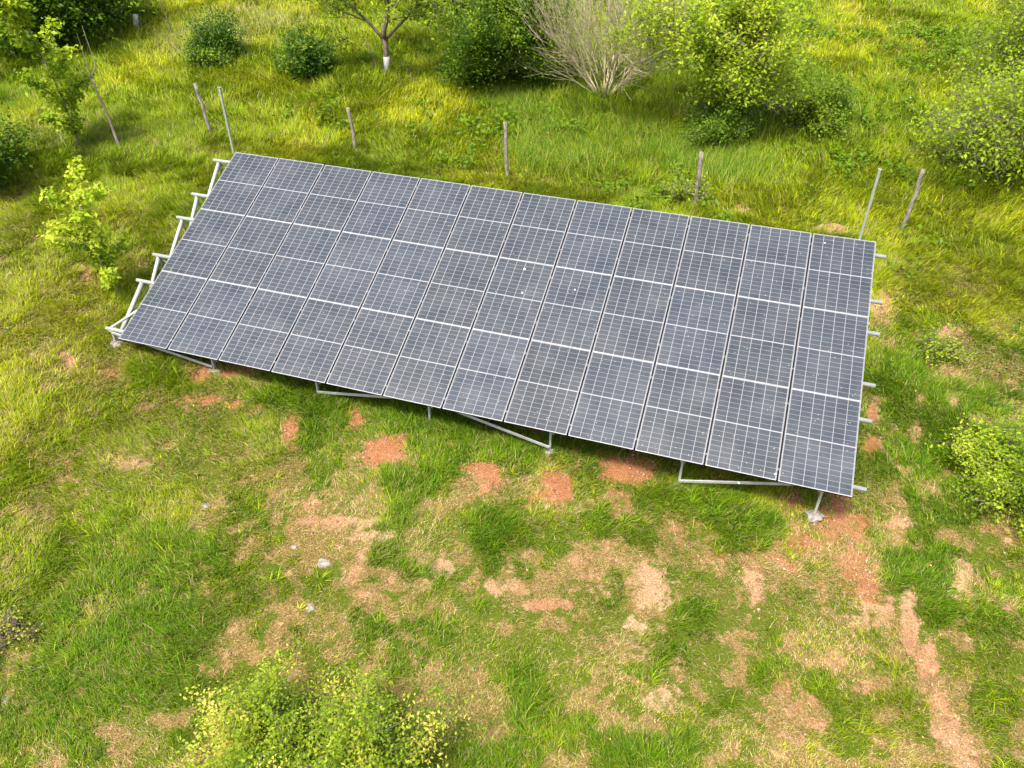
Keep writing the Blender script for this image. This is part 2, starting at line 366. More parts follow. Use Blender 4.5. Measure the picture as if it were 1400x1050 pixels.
def ground_mat():
    ma, n, b = mat_new('meadow_ground')
    at = N(n, 'ShaderNodeAttribute'); at.attribute_name = 'tint'
    s = N(n, 'ShaderNodeSeparateColor'); n.links.new(at.outputs['Color'], s.inputs[0])
    tc = N(n, 'ShaderNodeTexCoord')
    n1 = N(n, 'ShaderNodeTexNoise', Scale=9.0, Detail=8.0, Roughness=.72); n.links.new(tc.outputs['Object'], n1.inputs['Vector'])
    n2 = N(n, 'ShaderNodeTexNoise', Scale=45.0, Detail=6.0, Roughness=.7); n.links.new(tc.outputs['Object'], n2.inputs['Vector'])
    n3 = N(n, 'ShaderNodeTexNoise', Scale=1.6, Detail=5.0, Roughness=.6); n.links.new(tc.outputs['Object'], n3.inputs['Vector'])
    soil = ramp(n, n2.outputs[0], [(.32, (.14, .050, .020)), (.50, (.26, .105, .042)), (.68, (.38, .20, .095))])
    soil2 = ramp(n, n2.outputs[0], [(.32, (.20, .105, .050)), (.50, (.38, .25, .135)), (.68, (.53, .41, .25))])
    sm = N(n, 'ShaderNodeMix', data_type='RGBA'); pm = N(n, 'ShaderNodeMath', operation='MULTIPLY_ADD'); pm.use_clamp = True
    pm.inputs[1].default_value = 2.6; pm.inputs[2].default_value = -1.35; n.links.new(n1.outputs[0], pm.inputs[0])
    pa = N(n, 'ShaderNodeMath', operation='ADD'); pa.use_clamp = True; n.links.new(pm.outputs[0], pa.inputs[0]); n.links.new(s.outputs[2], pa.inputs[1])
    n.links.new(pa.outputs[0], sm.inputs[0]); n.links.new(soil.outputs[0], sm.inputs[6]); n.links.new(soil2.outputs[0], sm.inputs[7])
    strw = ramp(n, n2.outputs[0], [(.34, (.06, .040, .014)), (.5, (.19, .125, .040)), (.66, (.38, .28, .11))])
    grn = ramp(n, n2.outputs[0], [(.3, (.030, .050, .006)), (.55, (.085, .115, .008)), (.75, (.17, .16, .022))])
    m1 = N(n, 'ShaderNodeMix', data_type='RGBA'); m2 = N(n, 'ShaderNodeMix', data_type='RGBA')
    def nmask(ch, lo=.35, hi=.65):
        a = N(n, 'ShaderNodeMath', operation='ADD'); n.links.new(ch, a.inputs[0])
        q = N(n, 'ShaderNodeMath', operation='MULTIPLY_ADD'); n.links.new(n1.outputs[0], q.inputs[0]); q.inputs[1].default_value = 1.8; q.inputs[2].default_value = -.9
        n.links.new(q.outputs[0], a.inputs[1])
        mr = N(n, 'ShaderNodeMapRange'); mr.inputs['From Min'].default_value = lo; mr.inputs['From Max'].default_value = hi; n.links.new(a.outputs[0], mr.inputs[0]); return mr.outputs[0]
    n.links.new(nmask(s.outputs[1]), m1.inputs[0]); n.links.new(grn.outputs[0], m1.inputs[6]); n.links.new(strw.outputs[0], m1.inputs[7])
    n.links.new(nmask(s.outputs[0], .3, .6), m2.inputs[0]); n.links.new(m1.outputs[2], m2.inputs[6]); n.links.new(sm.outputs[2], m2.inputs[7])
    n.links.new(m2.outputs[2], b.inputs['Base Color']); b.inputs['Roughness'].default_value = .95; b.inputs['Specular IOR Level'].default_value = .1
    ad = N(n, 'ShaderNodeMath', operation='ADD'); n.links.new(n1.outputs[0], ad.inputs[0]); n.links.new(n2.outputs[0], ad.inputs[1])
    bp = N(n, 'ShaderNodeBump', Strength=.7, Distance=.04); n.links.new(ad.outputs[0], bp.inputs['Height']); n.links.new(bp.outputs[0], b.inputs['Normal'])
    return ma
M_ground = ground_mat()

# ------------------------------------------------------------------ ground sheet
for (px, py, r, h) in [(1314,792,.22,.16),(525,615,.35,.07),(667,650,.3,.06),(1228,716,.2,.08),(885,806,.35,.06),(757,662,.3,.05),(1303,456,.25,.09),(1305,549,.15,.08),(118,373,.2,.08),(1138,312,.3,.1),(860,640,.35,.06)]:
    q = G(px, py); MOUNDS.append((q[0], q[1], r, h))
TR_ = [G(1235, 825), G(1250, 870), G(1270, 920), G(1300, 980)]       # little washed-out gully
for q in TR_: MOUNDS.append((q[0], q[1], .16, -.07))
def axis(lo, hi, step, far, g=1.25):
    a = list(np.arange(lo, hi, step)); s = step
    while a[-1] < far: s *= g; a.append(a[-1] + s)
    s = step; b_ = [lo]
    while b_[-1] > -far: s *= g; b_.append(b_[-1] - s)
    return np.array(b_[:0:-1] + a)
xs = axis(-16, 9, .06, 900); ys = axis(1, 22, .06, 900)
X, Y = np.meshgrid(xs, ys); Z = ground_z(X, Y)
soil, lush, straw, yellow, open_ = fields(X.ravel(), Y.ravel())
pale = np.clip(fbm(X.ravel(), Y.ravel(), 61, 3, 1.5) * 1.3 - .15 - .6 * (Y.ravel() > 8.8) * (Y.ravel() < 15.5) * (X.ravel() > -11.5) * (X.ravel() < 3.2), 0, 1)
nx, ny = len(xs), len(ys)
I = np.arange((ny - 1) * nx).reshape(ny - 1, nx)[:, :-1].ravel()
F = np.stack([I, I + 1, I + 1 + nx, I + nx], -1)
gm = np_mesh('ground', np.c_[X.ravel(), Y.ravel(), Z.ravel()], F, M_ground, np.c_[soil, straw, pale], smooth=True)
tag(link('ground', gm), kind='structure')

# ------------------------------------------------------------------ solar array
O = np.array([-11.34713538, 14.68923704, -6.1329197 + CAMH])         # top left corner of the glass plane
UA = np.array([2.50031251 + 11.34713538, 0, -6.25657666 + 6.1329197]); UA /= np.linalg.norm(UA)
VA = np.array([-11.36686315 + 11.34713538, 9.95317834 - 14.68923704, -8.34209032 + 6.1329197]); VA = VA - UA * (UA @ VA); VA /= np.linalg.norm(VA)
NA = np.cross(UA, VA)                                                  # points down below the panels
if NA[2] > 0: NA = -NA
UP = -NA
PU, PV = 1.154, 1.742
def PP(u, v, dep=0.): return O + UA * u * PU + VA * v * PV + NA * dep
base = PP(6, 3, 0); base[2] = float(ground_z(base[0], base[1]))
array_ = empty('solar_array', base, 'large tilted array of blue grey solar panels on a galvanised steel frame', 'solar array')
def apart(name, me, parent=array_, off=True):
    o = link(name, me, parent)
    if off: o.location = tuple(-base)
    return o
rotm = Matrix((( UA[0], -VA[0], UP[0]), (UA[1], -VA[1], UP[1]), (UA[2], -VA[2], UP[2])))
fw, th = .009, .035
hx, hy = PWD / 2 - .008, PL / 2
fr = boxes_mesh('panel_frame', [((0, hy - fw / 2, -th / 2), (hx, fw / 2, th / 2), None), ((0, -hy + fw / 2, -th / 2), (hx, fw / 2, th / 2), None),
    ((hx - .0025, 0, -th / 2), (.0025, hy - fw, th / 2), None), ((-hx + .0025, 0, -th / 2), (.0025, hy - fw, th / 2), None)], M_alu)
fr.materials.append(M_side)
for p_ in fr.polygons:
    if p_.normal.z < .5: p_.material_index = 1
gl = boxes_mesh('panel_glass', [((0, 0, -.006), (hx - .0055, hy - fw - .0005, .003), None)], M_cell)
jb = boxes_mesh('junction_box', [((0, 0, -.022), (.05, .03, .009), None)], M_back, .002)
for i in range(12):
    for j in range(3):
        c = PP(i + .5, j + .5) - base
        f_ = link('solar_panel', fr, array_); f_.location = c
        tilt = Matrix.Rotation(random.gauss(0, .003), 3, 'X') @ Matrix.Rotation(random.gauss(0, .003), 3, 'Y')
        f_.rotation_euler = (rotm @ tilt).to_euler()
        link('panel_glass', gl, f_)
# purlins
pv = [.15, .76, 1.16, 1.77, 2.17, 2.88]
for v in pv:
    t = Tubes(); t.add([PP(-.40, v, .075), PP(12.17, v, .075)], [.038, .038], 12)
    apart('purlin', t.mesh('purlin', M_galv))
# clamps
cl = boxes_mesh('clamp', [((0, 0, .002), (.012, .013, .002), None), ((0, 0, -.03), (.006, .012, .03), None)], M_clamp)
for i in range(1, 12):
    for v in pv:
        o = link('clamp', cl, array_); o.location = PP(i, v, 0) - base; o.rotation_euler = rotm.to_euler()
shade_strip = None
for i in range(1, 12):
    apart('gap_shade_strip', beam('gap_shade_strip', PP(i, .04, .0395 + .012), PP(i, 2.97, .0395 + .012), .075, .022, M_side, 0))  # near-black strip added under each column seam, standing in for shade in the gap
# frames of struts
def tube(p, q, r, name, mat=M_galv, k=10):
    t = Tubes(); t.add([p, q], [r, r], k); return apart(name, t.mesh(name, mat))
def down(p, L): return p + np.array([0, 0, -L])
for k in range(7):
    u = -.30 + 2.0 * k
    if k == 6: u = 11.64
    nodes = [PP(u, v, .11) for v in pv]
    low = [down(nodes[i], d_) for i, d_ in enumerate((.50, .48, .46, .46, .42, .30))]
    for i in range(5):
        tube(nodes[i], low[i + 1] + (low[i] - low[i + 1]) * .05, .042 if i != 4 else .047, 'diagonal_strut')
        if k in (0, 6) or i in (0, 3): tube(nodes[i], low[i], .019, 'vertical_strut', M_postmetal)
    tube(low[0], low[4], .03, 'lower_chord')
    for v in (.45, 1.5, 2.5) if k else (.45, 1.5):
        p = PP(u, v, .3); g = p.copy(); g[2] = float(ground_z(p[0], p[1])) - .05
        apart('post', beam('post', p, g, .05, .05, M_galv))
    # front leg with its footing
    p = PP(u, 2.88, .12); g = p.copy(); g[2] = float(ground_z(p[0], p[1])) - .05
    apart('front_leg', beam('front_leg', p, g, .04, .06, M_galv))
    bm = bmesh.new(); bmesh.ops.create_icosphere(bm, subdivisions=3, radius=1)
    for vv in bm.verts:
        nn = 1 + .28 * (vnoise(vv.co.x * 2.3 + k * 5, vv.co.y * 2.3 + vv.co.z * 2, 5) - .5) * 2
        vv.co = Vector((vv.co.x * .15 * nn, vv.co.y * .14 * nn, max(-.4, vv.co.z * .75) * .10 * nn))
    me = bpy.data.meshes.new('footing'); bm.to_mesh(me); bm.free(); me.materials.append(M_conc)
    o = link('concrete_footing', me, array_); o.location = Vector(g - base) + Vector((0, 0, .09 if k in (0, 6) else .02))
def legp(k, top):
    u = 11.64 if k == 6 else -.30 + 2.0 * k
    p = PP(u, 2.88, .14)
    if not top: p[2] = float(ground_z(p[0], p[1])) + .12
    return p
for a_, b_ in [((0, 1), (1, 0)), ((2, 0), (3, 1)), ((3, 1), (4, 0)), ((5, 0), (6, 1))]:
    p, q = legp(*a_), legp(*b_); off = np.array([0, -.055, 0])
    apart('diagonal_brace', beam('diagonal_brace', p + off, q + off, .02, .055, M_galv))
for v in (.15, 1.77):
    for k in range(0, 6):
        p = PP(-.30 + 2 * k, v, .2); q = PP(1.7 + 2 * k, v, .2)
        (p if k % 2 else q)[2] -= .8
        tube(p, q, .022, 'diagonal_brace')
tube(PP(-.36, 2.88, .10) , PP(.33, 2.17, .13), .03, 'corner_brace')
tube(PP(-.28, 2.90, .30), PP(.15, 2.90, .38), .03, 'corner_brace')
for v in pv:
    for u in (-.30, 11.64):
        c = PP(u, v, .09)
        apart('bracket', boxes_mesh('bracket', [(c, (.006 + .03, .05, .007), np.array([UA, VA, NA]).T), (c + NA * .05, (.008, .045, .05), np.array([UA, VA, NA]).T)], M_postmetal, .002))
# droppings on the glass
for px, py, r in [(717, 368, .030), (714, 400, .022), (786, 396, .020), (1010, 660, .02), (1128, 332, .018), (1060, 648, .02)]:
    d = ray(px, py); k = ((O - CAM) @ NA) / (d @ NA); p = CAM + d * k + UP * .0015
    ang = np.arange(14) * 2 * math.pi / 14; rr = r * .75 * (1 + .35 * rng.uniform(-1, 1, 14))
    ring = p + np.outer(np.cos(ang) * rr, UA) + np.outer(np.sin(ang) * rr, VA)
    vs = np.concatenate([ring, [p + UP * .004]]); fs = np.stack([np.full(14, 14), np.arange(14), (np.arange(14) + 1) % 14], -1)
    o = apart('bird_dropping', np_mesh('bird_dropping', vs, fs, M_drop))

# ------------------------------------------------------------------ grass
PROTECT = []
def under_array(x, y):
    a = (x - O[0]); return (x > -11.3) & (x < 2.45) & (y > 10.35) & (y < 14.6)
def blades(px, py, h, w_, ang, lean, colr, name, mat, nseg=3, z0=None):
    n_ = len(px); px = np.asarray(px); py = np.asarray(py)
    z = ground_z(px, py) if z0 is None else z0
    dx, dy = np.cos(ang), np.sin(ang)
    # width axis horizontal, mostly across the lean but twisted
    tw = ang + math.pi / 2 + rng.normal(0, .5, n_); wx, wy = np.cos(tw), np.sin(tw)
    V = np.zeros((n_, 2 * nseg + 1, 3), np.float32)
    for i in range(nseg + 1):
        t = i / nseg
        hor = h * lean * (t ** 1.7); ver = h * (t * (1 - .45 * lean * t)) * np.sqrt(np.clip(1 - .35 * lean ** 2, .2, 1))
        cx_ = px + dx * hor; cy_ = py + dy * hor; cz = z + ver - .01
        ww = w_ * .5 * (1 - t ** 1.6)
        if i < nseg:
            V[:, 2 * i] = np.stack([cx_ - wx * ww, cy_ - wy * ww, cz], -1); V[:, 2 * i + 1] = np.stack([cx_ + wx * ww, cy_ + wy * ww, cz], -1)
        else: V[:, 2 * i] = np.stack([cx_, cy_, cz], -1)
    b0 = (np.arange(n_) * (2 * nseg + 1))[:, None]
    quads = np.concatenate([b0 + np.array([[2 * i, 2 * i + 1, 2 * i + 3, 2 * i + 2]]) for i in range(nseg - 1)])
    tris = b0 + np.array([[2 * nseg - 2, 2 * nseg - 1, 2 * nseg]])
    C_ = np.concatenate([colr] * nseg)
    return np_mesh(name, V.reshape(-1, 3), [quads, tris], mat, C_)
def visible(x, y, margin=.06):
    z = plane_z(x, y) - CAMH
    c = np.stack([x, y, z], -1) @ CAMR
    u = c[:, 0] / c[:, 2] * FPX / 700; v = c[:, 1] / c[:, 2] * FPX / 525
    return (c[:, 2] > 0) & (np.abs(u) < 1 + margin) & (np.abs(v) < 1.02 + margin * 1.5)
def scatter(n_, y0, y1, power=1.0):
    """random points in the part of the hillside around the view, denser near"""
    out = []
    tot = 0
    while tot < n_:
        y = y0 + (y1 - y0) * rng.random(n_ * 2) ** power; x = rng.uniform(-48, 22, n_ * 2)
        k = visible(x, y, .05); out.append(np.stack([x[k], y[k]], -1)); tot += k.sum()
    return np.concatenate(out)[:n_]
GREENS = np.array([[.060, .140, .003], [.130, .208, .003], [.220, .275, .003], [.33, .34, .008]])
def green_col(yellow, lush, n_):
    t = np.clip(yellow * 1.9 + rng.normal(0, .42, n_) + .65 - .6 * lush, 0, 2.999)
    i = t.astype(int); f = (t - i)[:, None]
    c = GREENS[i] * (1 - f) + GREENS[i + 1] * f
    return c * (1 + rng.normal(0, .36, (n_, 1))).clip(.35, 2.4)
STRAWC = np.array([[.42, .33, .13], [.34, .24, .09], [.52, .44, .21], [.26, .17, .06]])
def comb(x, y): return (fbm(x, y, 71, 3, 2.6) - .5) * 14
DIST = lambda x, y: np.sqrt(x * x + y * y + 81)

def grass_layer(name, label, P, kind):
    x, y = P[:, 0], P[:, 1]
    so_, lu, st, ye, op = fields(x, y)
    D = DIST(x, y); n_ = len(x); r0 = rng.random(n_)
    clump = fbm(x, y, 81, 3, .28)
    if kind == 'green':
        pr = (1 - so_ * 1.05) * (1 - .42 * st) * (.45 + .55 * lu + .55 * (1 - op)) * (.25 + 1.5 * sstep(.32, .6, clump))
        k = r0 < pr
    else:
        pr = (1 - .75 * so_) * np.clip(st * 1.1 + .10 + .45 * (so_ > .03) * (so_ < .75), 0, 1) * (.4 + 1.0 * sstep(.3, .6, clump))
        k = r0 < pr
    x, y, lu, st, ye, op, D, so_, clump = [q[k] for q in (x, y, lu, st, ye, op, D, so_, clump)]
    n_ = len(x); wid = np.maximum(.010, D * .00085)
    ang = comb(x, y) + rng.normal(0, .9, n_)
    if kind == 'green':
        h = (.07 + .12 * (1 - op) * (.6 + .4 * sstep(15, 19, y)) + .17 * lu) * rng.uniform(.55, 1.25, n_) * (.6 + .8 * clump) * np.clip(D / 17, .85, 1.7)
        c = green_col(ye, lu, n_); lean = rng.uniform(.25, 1.0, n_)
        mixs = (rng.random(n_) < .08 + .18 * st)[:, None]; c = np.where(mixs, STRAWC[rng.integers(0, 3, n_)] * .75, c)
        mat = M_grass
    else:
        h = (.10 + .05 * (1 - op)) * rng.uniform(.5, 1.6, n_) * np.clip(D / 17, .85, 1.7)
        c = STRAWC[rng.integers(0, 4, n_)] * rng.uniform(.45, 1.15, (n_, 1)); wid = wid * .72; lean = rng.uniform(.7, 1.25, n_); mat = M_dry
    me = blades(x, y, h, wid * rng.uniform(.7, 1.4, n_), ang, lean, c, name, mat, 2)
    print(name, n_)
    return tag(link(name, me), label, name.replace('_', ' '), kind='stuff')
# short sward everywhere
P = np.concatenate([scatter(1150000, 1.5, 20, .85), scatter(520000, 18, 62, 1.5)])
grass_layer('grass', 'short green meadow grass covering the slope round the array', P, 'green')
P = np.concatenate([scatter(620000, 1.5, 20, .85), scatter(110000, 18, 62, 1.5)])
grass_layer('dry_grass', 'straw coloured dry grass lying between the green tufts', P, 'dry')

# long arching tufts
def tufts(name, label, P, nb, hmul=1., only=None, mat=M_grass, colf=None):
    x, y = P[:, 0], P[:, 1]; so_, lu, st, ye, op = fields(x, y)
    r0 = rng.random(len(x)); pr = (.03 + .9 * lu * (.45 + .55 * (lu > .6))) * (1 - .9 * so_) * (1 - .5 * st) + .10 * (1 - op)
    k = r0 < pr; x, y, lu, ye, op = x[k], y[k], lu[k], ye[k], op[k]; m_ = len(x)
    size = rng.uniform(.6, 1.3, m_) * (.7 + .5 * lu)
    cc = green_col(ye, lu * .9, m_); dr = comb(x, y)
    rep = lambda a: np.repeat(a, nb, axis=0)
    n_ = m_ * nb; a0 = rng.uniform(0, 2 * math.pi, n_); bias = rep(dr)
    # push blades to the combed direction
    vx = np.cos(a0) + .7 * np.cos(bias); vy = np.sin(a0) + .7 * np.sin(bias); ang = np.arctan2(vy, vx)
    rr = .07 * np.sqrt(rng.random(n_)) * rep(size)
    X_ = rep(x) + np.cos(a0) * rr; Y_ = rep(y) + np.sin(a0) * rr; D = DIST(X_, Y_)
    h = .25 * rep(size) * rng.uniform(.5, 1.25, n_) * hmul * np.clip(D / 18, .9, 1.5)
    c = rep(cc) * (1 + rng.normal(0, .14, (n_, 1))).clip(.6, 1.5)
    ml = (rng.random(n_) < .06)[:, None]; c = np.where(ml, STRAWC[0] * .8, c)
    wid = np.maximum(.012, D * .00095) * rng.uniform(.7, 1.4, n_)
    me = blades(X_, Y_, h, wid, ang, rng.uniform(.35, 1.05, n_), c, name, mat, 3)
    print(name, n_); return tag(link(name, me), label, name.replace('_', ' '), kind='stuff')
P = np.concatenate([scatter(34000, 1.5, 20, .85), scatter(20000, 18, 60, 1.5)])
tufts('grass_tufts', 'long arching tufts of deeper green grass below and around the array', P, 14)

# tall seeding grass by the shrubs beyond the fence
def tall(name, label, regs, nper, hm, colr, seed_share):
    xs_, ys_ = [], []
    for (px, py, rx, ry) in regs:
        c = G(px, py); a = G(px + rx, py) - c; b_ = G(px, py - ry) - c
        q = rng.normal(0, .5, (nper, 2)); xs_.append(c[0] + a[0] * q[:, 0] + b_[0] * q[:, 1]); ys_.append(c[1] + a[1] * q[:, 0] + b_[1] * q[:, 1])
    x = np.concatenate(xs_); y = np.concatenate(ys_); n_ = len(x)
    D = DIST(x, y); h = hm * rng.uniform(.5, 1.2, n_)
    c = colr[rng.integers(0, len(colr), n_)] * rng.uniform(.75, 1.25, (n_, 1))
    me = blades(x, y, h, np.maximum(.009, D * .0006) * rng.uniform(.7, 1.4, n_), comb(x, y) * .5 + rng.normal(2.9, 1.0, n_), rng.uniform(.25, .75, n_), c, name, M_grass, 3)
    return tag(link(name, me), label, 'tall grass', kind='stuff')
tall('tall_grass', 'tall seeding grass standing round the bare shrub beyond the fence', [(740,175,50,40),(800,170,60,35),(860,190,60,35),(700,140,40,25),(930,215,60,30),(1000,230,60,25),(1050,150,40,40),(1120,130,50,45),(760,215,70,25),(1230,150,70,60)], 2600, .58,
     np.array([[.08, .18, .005], [.14, .22, .006], [.26, .28, .06], [.06, .14, .004]]), 0)
tall('pale_grass', 'pale feathery grass heads in the upper left meadow', [(300,40,60,25),(370,30,60,25),(250,60,40,20),(90,180,50,25)], 2600, .45,
     np.array([[.32, .33, .10], [.42, .38, .17], [.20, .26, .04]]), 0)

# ------------------------------------------------------------------ leaves
def leaf_mesh(name, pts, size, colr, mat=M_leaf, flat=.35, aspect=.55):
    """pts (n,3), each a small folded leaf"""
    n_ = len(pts); pts = np.asarray(pts, float)
    d = rng.normal(0, 1, (n_, 3)); d[:, 2] *= .6; d /= np.linalg.norm(d, axis=1)[:, None]
    nn = rng.normal(0, 1, (n_, 3)); nn[:, 2] = np.abs(nn[:, 2]) + flat * 3; s_ = np.cross(d, nn); s_ /= np.linalg.norm(s_, axis=1)[:, None]
    up = np.cross(s_, d)
    L = (size * rng.uniform(.6, 1.3, n_))[:, None]; Wd = L * aspect
    a = pts; m1 = pts + d * L * .45 + s_ * Wd * .5 + up * L * .08; m2 = pts + d * L * .45 - s_ * Wd * .5 + up * L * .08; t_ = pts + d * L - up * L * .08
    V = np.stack([a, m1, t_, m2], 1).reshape(-1, 3); b0 = (np.arange(n_) * 4)[:, None]
    F_ = np.concatenate([b0 + np.array([[0, 1, 2]]), b0 + np.array([[0, 2, 3]])])
    return np_mesh(name, V, F_, mat, np.concatenate([colr, colr]))
def branch(p, d, L, r, depth, P, segs, tips, n_=6):
    pts = [p.copy()]; d = d / np.linalg.norm(d); rad = [r]
    for i in range(n_):
        d = d + rng.normal(0, P['wob'], 3) + np.array([0, 0, P['up']]) * (1 if depth else .3); d /= np.linalg.norm(d)
        p = p + d * L / n_; pts.append(p.copy()); rad.append(max(r * (1 - (i + 1) / n_ * P.get('taper', .55)), .003))
        if depth < P['depth'] and i >= P.get('first', 2) - (depth > 0):
            for _ in range(P['kids'] if rng.random() < P.get('pk', 1) else 1):
                u, v = frame_of(d); a = rng.uniform(0, 2 * math.pi); sp = P['spread'] * rng.uniform(.7, 1.3)
                nd = d * math.cos(sp) + (u * math.cos(a) + v * math.sin(a)) * math.sin(sp)
                branch(p.copy(), nd, L * P['lr'] * rng.uniform(.7, 1.15), rad[-1] * (.6 if depth == 0 else .35), depth + 1, P, segs, tips, max(3, n_ - 1))
    segs.append((pts, rad, depth))
    if depth >= P['depth'] - P.get('leafback', 1): tips.extend(pts[1:])
def colours(pts, cols, n_, clump=.5, seed=0):
    cols = np.array(cols); t = np.clip(fbm(pts[:, 0] + pts[:, 2] * .7, pts[:, 1] - pts[:, 2] * .6, 90 + seed, 2, clump) * 1.6 - .3 + rng.normal(0, .16, n_), 0, .999) * (len(cols) - 1)
    i = t.astype(int); f = (t - i)[:, None]
    return (cols[i] * (1 - f) + cols[i + 1] * f) * (1 + rng.normal(0, .12, (n_, 1))).clip(.6, 1.5)
def plant(name, label, cat, px, py, stems, P, leaves, lsize, cols, lr, bark=M_bark, group=None, spread0=.2, L0=1., r0=.05, loc=None, zmin=0, droop=0, clipf=None, crown='crown', wood='trunk', first_dir=None, fork=0, rmin=.003, seed=0):
    global rng
    rng = np.random.default_rng(int(px * 7 + py * 13) % 99991 + 5000 + seed)
    base = G(px, py) if loc is None else loc
    root = empty(name, base, label, cat, group)
    segs, tips = [], []; fk = np.zeros(3)
    if fork:
        fk = np.array([rng.normal(0, .04), rng.normal(0, .04), fork]); tp_ = [np.array([0, 0, -.1]), fk * [.3, .3, .35], fk * [.8, .8, .7], fk]
        segs.append((tp_, [r0 * 1.25, r0 * 1.08, r0, r0 * .95], 0))
    for s_ in range(stems):
        a = rng.uniform(0, 2 * math.pi); d = np.array([math.cos(a) * spread0, math.sin(a) * spread0, 1.]) * 1.
        if first_dir is not None: d = np.array(first_dir) + rng.normal(0, .1, 3)
        if fork: a = (s_ + rng.uniform(-.25, .25)) * 2 * math.pi / stems; d = np.array([math.cos(a) * spread0, math.sin(a) * spread0, 1.])
        st = np.array([math.cos(a), math.sin(a), 0]) * (0 if stems == 1 or fork else r0 * 3 * rng.random())
        branch(st + fk - np.array([0, 0, .05]), d, L0 * rng.uniform(.85, 1.15), r0 * (.62 if fork else 1), 0, P, segs, tips)
    t = Tubes()
    for pts, rad, dep in segs: t.add(pts, np.maximum(rad, rmin), 7 if dep == 0 else 4, cap=dep == 0)
    link(wood, t.mesh(wood, bark), root)
    tips = np.array(tips)
    if leaves:
        leaves = int(leaves * 1.5); lsize = lsize * 1.25
        k = rng.integers(0, len(tips), leaves); p = tips[k] + rng.normal(0, lr, (leaves, 3)) * np.array([1, 1, .75])
        if droop: p[:, 2] -= droop * rng.random(leaves)
        gz = ground_z(p[:, 0] + base[0], p[:, 1] + base[1]) - base[2] + .04
        p = p[p[:, 2] > np.maximum(gz, zmin)]; n_ = len(p)
        link(crown, leaf_mesh(crown, p, lsize, colours(p, cols, n_)), root)
    return root, segs, tips
TREE = dict(wob=.13, up=.03, depth=3, kids=2, spread=.75, lr=.62, first=2, pk=.6)
BUSH = dict(wob=.16, up=.0, depth=2, kids=2, spread=.8, lr=.6, first=0, pk=.7)
DARK = [(.040, .095, .008), (.072, .150, .010), (.125, .22, .014)]
MIDG = [(.060, .12, .007), (.12, .20, .009), (.19, .28, .013)]
LIME = [(.14, .23, .008), (.25, .35, .012), (.42, .49, .04)]
YELL = [(.15, .20, .025), (.34, .35, .04), (.55, .50, .09)]
print('plants')
# top left: dense dark broadleaf shrubs
plant('large_bush', 'large dense dark green bush in the upper left corner', 'bush', 62, 48, 9, BUSH, 30000, .13, [DARK[0], DARK[1], MIDG[1], LIME[0]], .28, L0=3.4, r0=.07, spread0=.9)
plant('large_bush', 'dark bush with hanging leafy twigs just right of the upper left corner bush', 'bush', 140, 28, 6, BUSH, 12000, .12, DARK + [MIDG[1]], .25, L0=2.4, r0=.06, spread0=.8)
plant('broadleaf_bush', 'dark rounded bush cut by the left edge of the photo', 'bush', -58, 262, 8, BUSH, 13000, .10, [DARK[0], DARK[1], MIDG[1]], .2, L0=1.6, r0=.05, spread0=.8)
plant('small_bush', 'small round dark bush between the white stub and the whitewashed tree', 'bush', 300, 82, 7, BUSH, 5000, .09, [DARK[0], DARK[1], MIDG[2]], .14, L0=1.05, r0=.03, spread0=.8)
plant('small_bush', 'round dark green bush left of the whitewashed tree', 'bush', 443, 104, 7, BUSH, 6500, .09, [DARK[0], DARK[1], MIDG[2]], .14, L0=1.15, r0=.03, spread0=.8)
# fruit tree with limewashed trunk
q = G(530, 97)
fr_root, segs_, tips_ = plant('fruit_tree', 'small open fruit tree with a whitewashed trunk foot', 'tree', 530, 97, 4, dict(TREE, spread=.6, depth=2, first=1, kids=2, pk=.7, up=.03, lr=.62), 4600, .11, [MIDG[0], MIDG[1], LIME[1]], .20, L0=2.7, r0=.10, zmin=2.0, fork=1.15, spread0=.75)
t = Tubes(); t.add([segs_[0][0][0], segs_[0][0][1], segs_[0][0][1] * .6 + segs_[0][0][2] * .4], [.132, .117, .113], 10); link('whitewash', t.mesh('whitewash', M_white), fr_root)
# dense rounded tree
plant('dense_tree', 'dense rounded mid green tree behind the fence, left of the bare shrub', 'tree', 682, 112, 7, dict(BUSH, depth=3, lr=.5), 60000, .085, [DARK[0], DARK[1], MIDG[1], MIDG[2]], .26, L0=2.9, r0=.08, spread0=.55)
# bare dry shrub
plant('bare_shrub', 'leafless straw coloured shrub with fanned upright twigs', 'shrub', 826, 136, 26, dict(wob=.07, up=.05, depth=2, kids=2, spread=.42, lr=.6, first=1, pk=.6, taper=.7), 4500, .06, [LIME[0], LIME[1]], .2, bark=M_twig, L0=3.0, r0=.022, spread0=.95, rmin=.0058, crown='sparse_leaves', wood='stems')
# lime green tree
plant('young_tree', 'bright lime green young tree with layered branches', 'tree', 985, 164, 5, dict(TREE, depth=3, spread=.95, up=-.01, first=1, kids=2, pk=.85), 20000, .105, LIME, .14, L0=2.3, r0=.10, spread0=.9, zmin=1.1, fork=1.0)
plant('creeper_bush', 'low rounded dark green bush under the lime green tree', 'bush', 968, 186, 8, BUSH, 9000, .07, [DARK[1], MIDG[1], DARK[2]], .14, L0=1.1, r0=.03, spread0=1.0)
plant('low_bush', 'low leafy bush right of the lime green tree', 'bush', 1095, 172, 7, BUSH, 6500, .08, [MIDG[0], MIDG[1], MIDG[2]], .16, L0=1.1, r0=.03, spread0=1.0)
# airy foliage at the right edge
plant('willow_tree', 'airy yellow green tree along the upper right edge', 'tree', 1432, 240, 7, dict(BUSH, depth=3, lr=.62, up=-.01), 17000, .095, [LIME[0], LIME[1], LIME[1]], .26, L0=2.7, r0=.07, spread0=1.0)
plant('willow_tree', 'loose yellow green bush behind the tree at the upper right edge', 'tree', 1440, 130, 6, dict(BUSH, depth=3), 20000, .10, [MIDG[2], LIME[0], LIME[1]], .3, L0=3.2, r0=.07, spread0=.9)
